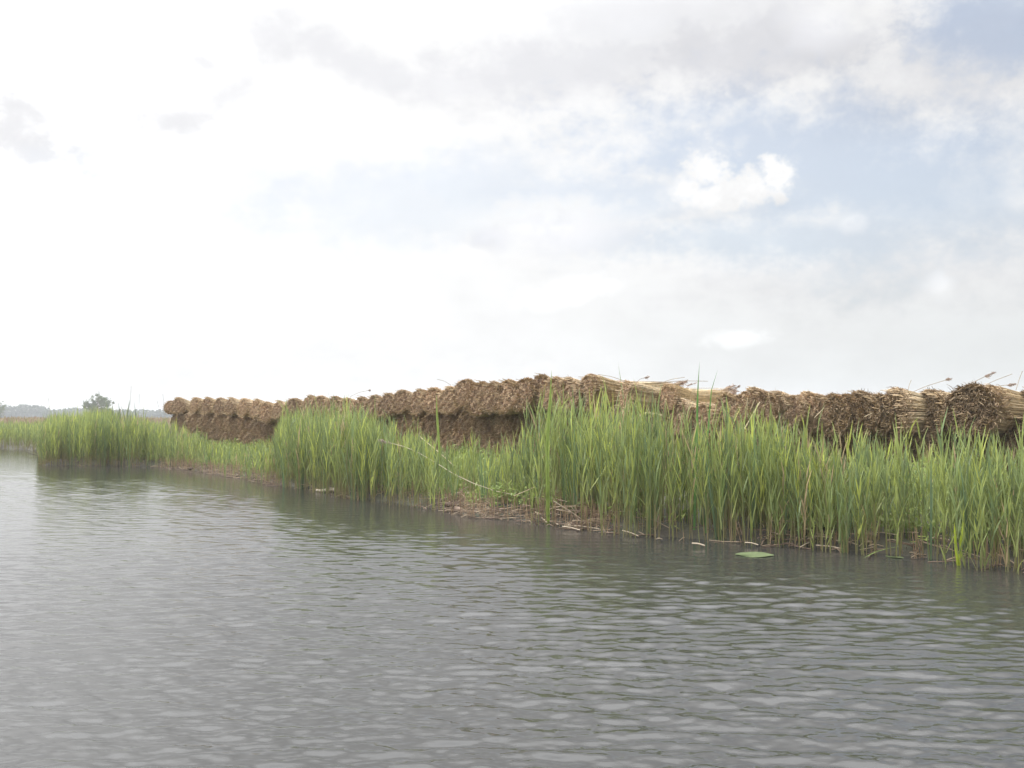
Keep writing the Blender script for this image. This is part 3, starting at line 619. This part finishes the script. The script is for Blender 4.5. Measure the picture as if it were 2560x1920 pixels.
stalk('fallen_reed_stalk', [PD(1300, 1240, 16.5), PD(1220, 1224, 17), PD(1145, 1192, 17.5), PD(1105, 1166, 18), PD(1047, 1132, 18.5), PD(1003, 1113, 19), PD(970, 1106, 19.3)], .0055, (.42, .36, .26),
      'long bent dry stalk leaning across the reeds, its grey plume at the left', 'reed stalk', .3)
stalk('fallen_reed_stalk', [PD(1135, 1165, 19), PD(1100, 1133, 19.3), PD(1050, 1092, 19.6)], .007, TAN, 'short straight dry stalk slanting above the long bent one', 'reed stalk')
stalk('fallen_reed_stalk', [PD(1285, 1240, 16), PD(1335, 1218, 16.2)], .008, TAN, 'dry stalk slanting up right over the brown litter in the open gap', 'reed stalk')
stalk('fallen_reed_stalk', [PD(1655, 1038, 18.6), PD(1620, 1030, 19), PD(1550, 1060, 18.0)], .008, TAN, 'pale stalk fallen over the butt ends beside the tallest reeds', 'reed stalk')
stalk('fallen_reed_stalk', [PD(1858, 1078, 18), PD(1900, 1005, 18.1)], .010, TAN, 'long pale stalk leaning steeply against the butt ends of the near stack', 'reed stalk')
for X0, Y0, X1, Y1, lb in ((1868, 995, 1868, 1043, 'upright pale stalk stuck to the butts left of the long leaning one'), (1887, 999, 1876, 1024, 'short pale stalk beside the top of the long leaning one'), (1921, 982, 1929, 1035, 'thin upright stalk on the second butt right of the long leaning one'),
                        (2036, 1045, 2060, 1020, 'short stalk slanting to the right across the butt ends under a red tie'), (1985, 1047, 2000, 1085, 'stalk hanging down between the reeds below the near stack top'), (2440, 1036, 2475, 1012, 'pale stalk beside the biggest dark butt end'),
                        (2161, 1042, 2184, 1031, 'tiny pale stalk lying on the dark butt right of the middle')):
    stalk('loose_stalk', [PD(X0, Y0, sdepth(X0) - .22), PD(X1, Y1, sdepth(X1) - .2)], .008, TAN, lb, 'reed stalk', group='loose stalks on the near stack')
# seed heads and stalks standing out against the sky over the stack
for k, (X0, Y0, X1, Y1, pl, lb) in enumerate(((2385, 985, 2465, 940, .17, 'feathery stalk rising over the biggest dark butt'), (2270, 985, 2365, 950, .1, 'thin arching stalk left of the biggest dark butt'), (2270, 976, 2278, 950, 0, 'short bare stalk beside the red tie'),
        (2440, 975, 2530, 935, 0, 'long thin stalk slanting up at the right edge'), (2540, 975, 2556, 928, 0, 'steep dark stalk at the right edge'), (2470, 975, 2520, 962, .15, 'low feathery stalk behind the right edge bundle'),
        (1590, 957, 1612, 944, .08, 'small feathery tip over the lengthwise top bundle'), (1650, 958, 1712, 943, 0, 'bare stalk slanting up right of the lengthwise bundle'), (1560, 952, 1495, 936, 0, 'bare stalk pointing back left over the lengthwise bundle'),
        (1640, 957, 1770, 953, 0, 'flat long stalk jutting right over the lengthwise bundle'), (874, 992, 921, 976, .05, 'small stalk jutting over the far stack top'), (1128, 963, 1093, 948, 0, 'stalk jutting left over the stack middle'))):
    stalk('jutting_stalk', [PD(X0, Y0, sdepth(X0) + .5), PD((X0 + X1) / 2, (Y0 + Y1) / 2 - 3, sdepth(X0) + .55), PD(X1, Y1, sdepth(X0) + .6)], .006, GREY, lb, 'reed stalk', pl, 'stalks jutting over the stack top', seed=k)
# tall blades and old reeds against the sky
def blade(g, P, w, col, twist=0.0):
    P = path_pts(P, 9); d_ = P[-1] - P[0]; S = np.array([[math.cos(twist), math.sin(twist), 0]]); u = np.linspace(0, 1, 9)
    g.ribbons(P[None], (w * np.interp(u, [0, .2, .75, 1], [.9, 1, .8, .03]))[None], S, hv(col)[None, None])
    g.ribbons(P[None] + (0.0, 0.004, 0), (w * .5 * np.interp(u, [0, .2, .75, 1], [.9, 1, .8, .03]))[None], np.array([[-math.sin(twist + .6), math.cos(twist + .6), 0]]), hv(col)[None, None])
for pl, w, lb in (([PX(1735, 1342), PD(1742, 1080, 14.0), PD(1744, 980, 14.0), PD(1749, 904, 14.0)], .017, 'tallest dark blade rising straight against the sky above the stack'),
                  ([PX(1765, 1345), PD(1768, 1100, 14.0), PD(1779, 970, 14.0), PD(1794, 925, 14.0)], .014, 'second dark blade leaning right against the sky beside the tallest'),
                  ([PX(1370, 1310), PD(1368, 1100, 15), PD(1376, 990, 15), PD(1379, 926, 15)], .030, 'bright broad reed leaf overtopping the stack at the tall clump'),
                  ([PD(1106, 1235, 19), PD(1098, 1120, 19), PD(1092, 1030, 19), PD(1091, 984, 19)], .026, 'single broad leaf standing before the stack middle')):
    g = Geo(); blade(g, hv(pl) - hv(pl)[0], w, (.13, .26, .07) if w < .02 else (.24, .31, .08)); o = obj('tall_reed', g.mesh('blade'), M_LEAF); o.location = pl[0]; tag(o, lb, 'reed blade')
spots = [(281, 1035, 282, 1003, 5), (300, 1035, 296, 1005, 7), (318, 1038, 325, 998, 7), (324, 1036, 328, 965, 0), (339, 1035, 336, 1003, 5), (347, 1036, 348, 985, 0), (126, 1050, 121, 995, 0), (404, 1045, 393, 1003, 0), (413, 1040, 407, 985, 0), (292, 1036, 306, 1018, 5), (311, 1036, 302, 1012, 6)]
olab = ['short grey blade, leftmost of those over the point reeds', 'second grey blade over the point reeds', 'tallest broad grey blade over the point reeds', 'thin tall stalk beside the broad grey blade', 'rightmost broad grey blade over the point reeds',
        'thin short stalk right of the grey blades', 'lone thin stalk left of the distant tree', 'thin stalk just left of the stack end', 'thin stalk touching the far left stack end', 'curved short grey blade between the taller ones', 'narrow grey blade behind the broad one']
for k, ((X0, Y0, X1, Y1, w), lb) in enumerate(zip(spots, olab)):
    d = 36.5; b0 = PD(X0, 1135, d); pl = [b0, PD(X0, Y0, d), PD((X0 + X1) / 2, (Y0 + Y1) / 2 + 2, d), PD(X1, Y1, d)]
    if w: g = Geo(); blade(g, hv(pl) - hv(pl)[0], w * .005, (.16, .18, .12)); o = obj('old_reed', g.mesh('blade'), M_DRY); o.location = pl[0]; tag(o, lb, 'reed blade')
    else: stalk('old_stalk', pl, .005, (.30, .27, .22), lb, 'reed stalk', 0, seed=k + 40)

# litter along the bank
x, y, r = scatter(-17, 8.5, 9, 36, 200, 150); px = photoX(x, y); t = inland(x, y)
w = np.interp(px, [100, 380, 430, 480, 690, 720, 1080, 1120, 1330, 1500, 1560, 1880, 1960, 2560], [.08, .12, .6, .7, .4, .08, .12, .9, .9, 1.0, .08, .12, .35, .3])
m = (px > 100) & (px < 2650) & (t > -.28) & (t < .75) & (r.uniform(0, 1, len(x)) < w * np.exp(-((t - .12) / .3) ** 2) * 1.0); x, y, t = x[m], y[m], t[m]; n = len(x)
z = np.maximum(ground_z(x, y, t), 0) + r.uniform(.0, .10, n) * np.clip(t * 4 + .6, 0.1, 1) * (1 + 1.6 * np.exp(-((px[m] - 1420) / 70) ** 2) + .8 * np.exp(-((px[m] - 1150) / 40) ** 2)); a = r.uniform(0, 2 * pi, n); e = r.normal(0, .22, n); ln = r.uniform(.08, .5, n)
dv = np.stack([np.cos(a) * np.cos(e), np.sin(a) * np.cos(e), np.sin(e)], 1) * ln[:, None]; o = np.stack([x, y, z], 1)
g = Geo(); bend = np.stack([r.normal(0, .02, n), r.normal(0, .02, n), r.uniform(0, .03, n)], 1)
P = np.stack([o - dv * .5, o + bend, o + dv * .5], 1); P[..., 2] = np.maximum(P[..., 2], .004)
g.tubes(P, np.full((n, 3), 1.) * r.uniform(.003, .008, n)[:, None], (lerp(hv([.15, .10, .07]), hv([.44, .35, .24]), r.uniform(0, 1, n)[:, None] ** 2.2))[:, None], 4)
for k in range(2):                                    # upright brown stubble
    s = r.uniform(0, 1, n) < .4; ns = s.sum(); b0 = np.stack([x[s] + r.normal(0, .05, ns), y[s] + r.normal(0, .05, ns), np.maximum(z[s] - .08, 0)], 1); h = r.uniform(.08, .38, ns)
    g.tubes(np.stack([b0, b0 + np.stack([r.normal(0, .03, ns), r.normal(0, .03, ns), h], 1)], 1), np.full((ns, 2), .0045), (lerp(hv([.26, .17, .11]), hv([.45, .33, .2]), r.uniform(0, 1, ns)[:, None]))[:, None], 3)
print('litter', n)
tag(obj('reed_litter', g.mesh('litter'), M_DRY), 'brown dead reed litter and stubble along the foot of the bank', 'litter', kind='stuff')
for X0, Y0, X1, Y1, w, lb in ((1391, 1310, 1498, 1322, .011, 'longest pale broken stem lying flat at the open gap, end in the water'), (1383, 1252, 1480, 1316, .010, 'pale stem slanting down right out of the brush pile'), (1434, 1290, 1508, 1321, .010, 'lower pale stem crossing the longest flat one'),
        (1346, 1290, 1368, 1306, .012, 'short thick white stem end left of the brush pile'), (1406, 1316, 1450, 1325, .009, 'short pale stem just touching the water below the longest one'), (1556, 1326, 1596, 1340, .009, 'pale stem end poking out under the tallest reeds'),
        (1641, 1347, 1655, 1348, .012, 'tiny tan stem end floating under the tallest reeds'), (1730, 1358, 1762, 1364, .012, 'tan stem end floating left above the lily pad'), (1862, 1356, 1895, 1362, .010, 'tan stem end in the water just above the lily pad'),
        (2000, 1368, 2035, 1352, .008, 'thin stem slanting up from the water right of the lily pad'), (2040, 1363, 2108, 1372, .009, 'short pale stem lying between the lily pad and the bent leaf'), (2246, 1357, 2280, 1365, .014, 'thick white stem piece right of the bent leaf'), (2315, 1373, 2425, 1394, .011, 'long white stem running flat to the yellow iris'),
        (1500, 1318, 1534, 1268, .007, 'thin stem standing slanted at the right end of the brush pile'), (1320, 1280, 1420, 1277, .009, 'level pale stem across the back of the brush pile'), (2150, 1374, 2240, 1362, .007, 'thin dry stem behind the bent leaf')):
    zz = .035; a, b_ = PX(X0, Y0, .05), PX(X1, Y1, .03)
    if Y0 - Y1 > 25 or Y1 - Y0 > 50: dpt = PX(max(X0, X1), max(Y0, Y1), .02)[1]; a, b_ = PD(X0, Y0, dpt), PD(X1, Y1, dpt)
    stalk('dead_stem', [a, (a + b_) / 2 + (0, 0, .01), b_], w * .8, (.46, .38, .28), lb, 'dead stem', group='dead stems washed up along the bank')
# bent green leaf over the water, floating leaf, iris, lily pad
g = Geo(); pl = [PX(2158, 1396, .01), PX(2185, 1381, .06), PX(2215, 1372, .09), PX(2250, 1366, .1)]; blade(g, (hv(pl) - hv(pl)[0])[::-1], .012, (.24, .33, .09), .2)
o = obj('bent_leaf', g.mesh('bent_leaf'), M_LEAF); o.location = pl[0]; tag(o, 'green reed leaf bent down with its tip touching the water', 'leaf')
def pad_mesh(rad, notch, asp, seed, thick=.006):
    r = np.random.default_rng(seed); n = 40; th = np.linspace(notch, 2 * pi - notch, n); rr = rad * (1 + .03 * np.sin(5 * th + seed) + .02 * np.sin(9 * th))
    g = Geo(); rings = [.0, .35, .7, .93, 1.0]; v = []
    for q2 in rings:
        for a_, rq in zip(th, rr): v.append((math.cos(a_) * rq * q2, math.sin(a_) * rq * q2 * asp, -.001 + .005 * q2 ** 3 * (1 + .8 * math.sin(3 * a_ + seed)) ))
    v = hv(v); i = (np.arange(len(rings) - 1)[:, None] * n + np.arange(n - 1)).ravel(); q = np.stack([i, i + 1, i + n + 1, i + n], -1)
    vein = np.tile(.9 + .12 * np.cos(th * 14), len(rings))[:, None] * hv([.17, .215, .10])
    g.add(v, q, vein); g.add(v - (0, 0, thick), q[:, ::-1], vein * .6); return g.mesh('pad', True)
p = PX(1886, 1388); o = obj('lily_pad', pad_mesh(.225, .16, .95, 2), M_LEAF); o.location = (p[0], p[1], .006); o.rotation_euler.z = R(200); tag(o, 'large round green lily pad floating alone off the reeds', 'lily pad')
p = PX(2236, 1394); o = obj('floating_leaf', pad_mesh(.11, .1, .45, 5), M_LEAF); o.location = (p[0], p[1], .006); o.rotation_euler.z = R(-50); tag(o, 'small narrow green leaf floating beside the tip of the bent leaf', 'leaf')
b0 = PX(2396, 1414); root = empty('iris_plant', b0); tag(root, 'small yellow green iris standing in the water at the right', 'iris plant')
for X1, Y1, tw in ((2386, 1306, 0), (2410, 1275, .3), (2403, 1330, -.5)):
    g = Geo(); e = PD(X1, Y1, b0[1]); mid = (b0 + e) / 2 + (0.01 if X1 > 2400 else -.01, 0, 0); blade(g, [(0, 0, -.02), mid - b0, e - b0], .017, (.42, .50, .06), tw); obj('leaf', g.mesh('iris_leaf'), M_LEAF, root)

# mossy log ends at the gap, pale log under the middle reeds
def log(name, A, B, rad, label, ends=True, seed=0, col=(.13, .09, .065)):
    r = np.random.default_rng(seed); A, B = hv(A), hv(B); Lg = np.linalg.norm(B - A); root = empty(name, A); tag(root, label, 'log')
    n = 14; g = Geo(); ax = (B - A) / Lg; U = unit(np.cross(ax, [0, 0, 1])); Wv = np.cross(U, ax); ths = np.linspace(0, 2 * pi, 13)[:-1]; v = []; c = []
    for k in range(n):
        f = k / (n - 1); rk = rad * (1 + .12 * math.sin(f * 9 + seed)) * (1 if 0 < k < n - 1 else .9)
        for t_ in ths:
            q_ = rk * (1 + .10 * math.sin(3 * t_ + f * 5) + r.normal(0, .04)); v.append(ax * f * Lg + U * math.cos(t_) * q_ + Wv * math.sin(t_) * q_ + hv([0, 0, .03 * math.sin(f * 6 + seed)])); c.append(lerp(hv(col), hv([.26, .20, .15]), r.uniform(0, .6)))
    i = (np.arange(n - 1)[:, None] * 12 + np.arange(12)).ravel(); j = (np.arange(n - 1)[:, None] * 12 + (np.arange(12) + 1) % 12).ravel()
    g.add(v, np.stack([i, j, j + 12, i + 12], -1), hv(c)); obj('bark', g.mesh('log', True), M_BARK, root)
    for e_, s_ in ((A, -1), (B, 1)):
        g = Geo(); m_ = 12; cc = e_ - A; v = [cc + ax * s_ * .012 + (U * math.cos(t_) + Wv * math.sin(t_)) * rad * q2 for q2 in (.05, .5, .96) for t_ in ths]
        i = (np.arange(2)[:, None] * 12 + np.arange(12)).ravel(); j = (np.arange(2)[:, None] * 12 + (np.arange(12) + 1) % 12).ravel()
        g.add(v, np.stack([i, j, j + 12, i + 12], -1), (.52, .43, .28)); obj('cut_end', g.mesh('log_end'), M_BARK, root)
log('rotten_log', PX(1138, 1277, .03), PX(1222, 1283, .02), .055, 'half sunken brown log with yellowish cut end at the water edge', seed=2)
log('pale_log', PX(793, 1224, .05), PX(856, 1230, .03), .05, 'thin whitish driftwood log under the middle reed clump', seed=4, col=(.45, .40, .32))
def clod(name, X, Y, rad, label, seed):
    r = np.random.default_rng(seed); p = PX(X, Y, .1); root = empty(name, p); tag(root, label, 'soil clod', 'dark clods on the low bank')
    g = Geo(); nu, nv = 14, 9; v = []
    for a_ in np.linspace(0, pi, nv):
        for b_ in np.linspace(0, 2 * pi, nu, endpoint=False):
            q_ = rad * (1 + .22 * math.sin(3 * b_ + 2 * a_ + seed) + .15 * math.sin(5 * a_ + seed) + r.normal(0, .06)); v.append((math.sin(a_) * math.cos(b_) * q_ * 1.2, math.sin(a_) * math.sin(b_) * q_, math.cos(a_) * q_ * .5))
    i = (np.arange(nv - 1)[:, None] * nu + np.arange(nu)).ravel(); j = (np.arange(nv - 1)[:, None] * nu + (np.arange(nu) + 1) % nu).ravel()
    g.add(v, np.stack([i, j, j + nu, i + nu], -1), (.12, .085, .065)); obj('soil', g.mesh('clod', True), M_BARK, root)
    g = Geo(); n = 70; d_ = unit(r.normal(0, 1, (n, 3)) * (1, 1, .5) + (0, 0, .7)); o = d_ * rad * .95; l2 = r.uniform(.04, .14, n)[:, None]
    g.ribbons(np.stack([o, o + d_ * l2 * .6, o + d_ * l2 + (0, 0, -.02)], 1), np.stack([np.full(n, .006), np.full(n, .005), np.full(n, .001)], 1), unit(np.cross(d_, r.normal(0, 1, (n, 3)))), (.20, .15, .09)); obj('roots', g.mesh('roots'), M_DRY, root)
for k, (X, Y, rd, lb) in enumerate(((500, 1160, .13, 'small dark clod on the low bank, leftmost'), (533, 1163, .18, 'largest dark clod on the low bank, in the middle'), (588, 1176, .12, 'dark clod nearest the water on the low bank'), (476, 1171, .07, 'dark clod at the water left of the low bank'),
                                    (1135, 1262, .13, 'brown clod behind the rotten log end'))): clod('soil_clod', X, Y, rd, lb, k + 3)
# branch in the water left of the point
root = empty('sunken_branch', PX(99, 1142)); tag(root, 'dark twiggy branch sticking out of the water left of the point', 'branch')
g = Geo()
for dv in ((-.1, 0, .02, .05, .035), (-.35, .05, .35, .0, .012), (-.5, 0, .12, 0, .01), (-.2, .1, .5, 0, .01), (-.75, 0, .25, 0, .008), (.2, 0, .25, 0, .02)):
    g.tubes(np.array([[(0.25, 0, -.05), (dv[0] * .5, dv[1], dv[2] * .35 + .05), (dv[0], dv[1], dv[2])]]), np.array([[dv[4] * 1.3, dv[4], dv[4] * .4]]), (.07, .055, .045), 5)
obj('twigs', g.mesh('branch'), M_BARK, root)

# ------------------------------------------------------------------ distant wood and trees
def leaf_quads(g, o, size, col, r):
    n = len(o); a = unit(r.normal(0, 1, (n, 3))); b_ = unit(np.cross(a, r.normal(0, 1, (n, 3)))); s = (size * r.uniform(.6, 1.3, n))[:, None]
    v = np.stack([o - a * s, o - b_ * s * .6, o + a * s, o + b_ * s * .6], 1); g.add(v, np.arange(n * 4).reshape(-1, 4), np.repeat(col, 4, 0))
r = np.random.default_rng(300); g = Geo()
for row, (dep, hs) in enumerate(((640, 1.0), (655, 1.05), (675, 1.05))):
    xx = -620.0
    while xx < 720:
        X = photoX(xx, dep); tall = np.interp(X, [-800, 0, 60, 110, 130, 200, 300, 380, 430, 2600], [9, 9.4, 10.5, 9, 7.2, 8.2, 7.4, 7.0, 6.5, 6.5])
        hgt = hs * tall * r.uniform(.82, 1.08) + .3; wd_ = r.uniform(2.6, 4.5); n = 110 if X < 500 else 45
        th = r.uniform(0, 2 * pi, n); ph = r.uniform(-.3, 1, n); cz = hgt * .55
        o = np.stack([xx + np.cos(th) * np.sqrt(1 - np.clip(ph, 0, 1) ** 2) * wd_, dep + np.sin(th) * wd_ + r.normal(0, .5, n), cz + ph * hgt * .42 + r.normal(0, .25, n)], 1)
        col = lerp(hv([.035, .060, .030]), hv([.07, .095, .045]), r.uniform(0, 1, (n, 1))) * r.uniform(.8, 1.2)
        leaf_quads(g, o, .75 if n > 60 else 1.3, col * .75, r)
        g.tubes(np.array([[(xx, dep, 0), (xx, dep, hgt * .6)]]), np.array([[1.9, 1.9]]), (.035, .05, .03), 6); xx += r.uniform(2.6, 4.2)
tag(obj('distant_wood', g.mesh('wood'), M_TREE), 'low grey green wood along the horizon', 'wood', kind='stuff')
def tree(X, Yt, d, width, label, seed, nleaf=6500):
    r = np.random.default_rng(seed); b0 = PD(X, 1048, d); b0[2] = .25; Ht = PD(X, Yt, d)[2] - .25
    root = empty('deciduous_tree', b0); tag(root, label, 'tree'); g = Geo(); tips = []
    g.tubes(np.array([[(0, 0, -.1), (.05, 0, Ht * .3), (0, 0, Ht * .6), (.1, 0, Ht * .9)]]), np.array([[.24, .17, .11, .03]]), (.11, .09, .07), 7)
    for k in range(44):
        q_ = unit(r.normal(0, 1, 3)) * r.uniform(.25, 1) ** .45
        e = hv([q_[0] * width * .5, q_[1] * width * .5, Ht * (.60 + .38 * q_[2])]); s = hv([0, 0, max(Ht * .15, e[2] - Ht * .28)]); m_ = (s + e) / 2 + (0, 0, -.1)
        g.tubes(np.array([[s, m_, e]]), np.array([[.07, .045, .015]]), (.11, .09, .07), 4)
        tips += [(e, .55), ((e + m_) / 2, .45)]
        for q2 in range(2):
            e2 = e + r.normal(0, .45, 3); g.tubes(np.array([[m_, e2]]), np.array([[.025, .008]]), (.11, .09, .07), 3); tips.append((e2, .34))
    tips.append((hv([.1, 0, Ht * .93]), .5)); obj('trunk', g.mesh('trunk'), M_BARK, root)
    g = Geo(); per = nleaf // len(tips)
    for c_, rd in tips:
        o = hv(c_) + r.normal(0, 1, (per, 3)) * rd * .5; leaf_quads(g, o, .16, lerp(hv([.09, .12, .07]), hv([.15, .18, .10]), r.uniform(0, 1, (per, 1))) * r.uniform(.8, 1.2), r)  # leaf greens lightened for distance, its haze put into the colour
    obj('crown', g.mesh('crown'), M_TREE, root)
tree(243, 981, 250, 6.8, 'lone rounded tree standing above the reeds and the distant wood', 5)
tree(-4, 1004, 300, 4.0, 'tree top cut by the left edge above the distant wood', 9, 1800)

# ------------------------------------------------------------------ air
m = bpy.data.materials.new('haze'); m.use_nodes = True; t = m.node_tree; t.nodes.remove(t.nodes['Principled BSDF'])
pv = nn(t, 'ShaderNodeVolumePrincipled', Density=.00055); pv.inputs['Color'].default_value = (.93, .96, 1, 1); t.links.new(pv.outputs[0], t.nodes['Material Output'].inputs['Volume'])
g = Geo(); a0, a1, b0_, b1, c0_, c1 = -1500, 1500, -60, 1500, -2.5, 16
g.add([(a0, b0_, c0_), (a1, b0_, c0_), (a1, b1, c0_), (a0, b1, c0_), (a0, b0_, c1), (a1, b0_, c1), (a1, b1, c1), (a0, b1, c1)], [[3, 2, 1, 0], [4, 5, 6, 7], [0, 1, 5, 4], [1, 2, 6, 5], [2, 3, 7, 6], [3, 0, 4, 7]], (1, 1, 1))
hz = obj('haze', g.mesh('haze'), m); tag(hz, kind='stuff')
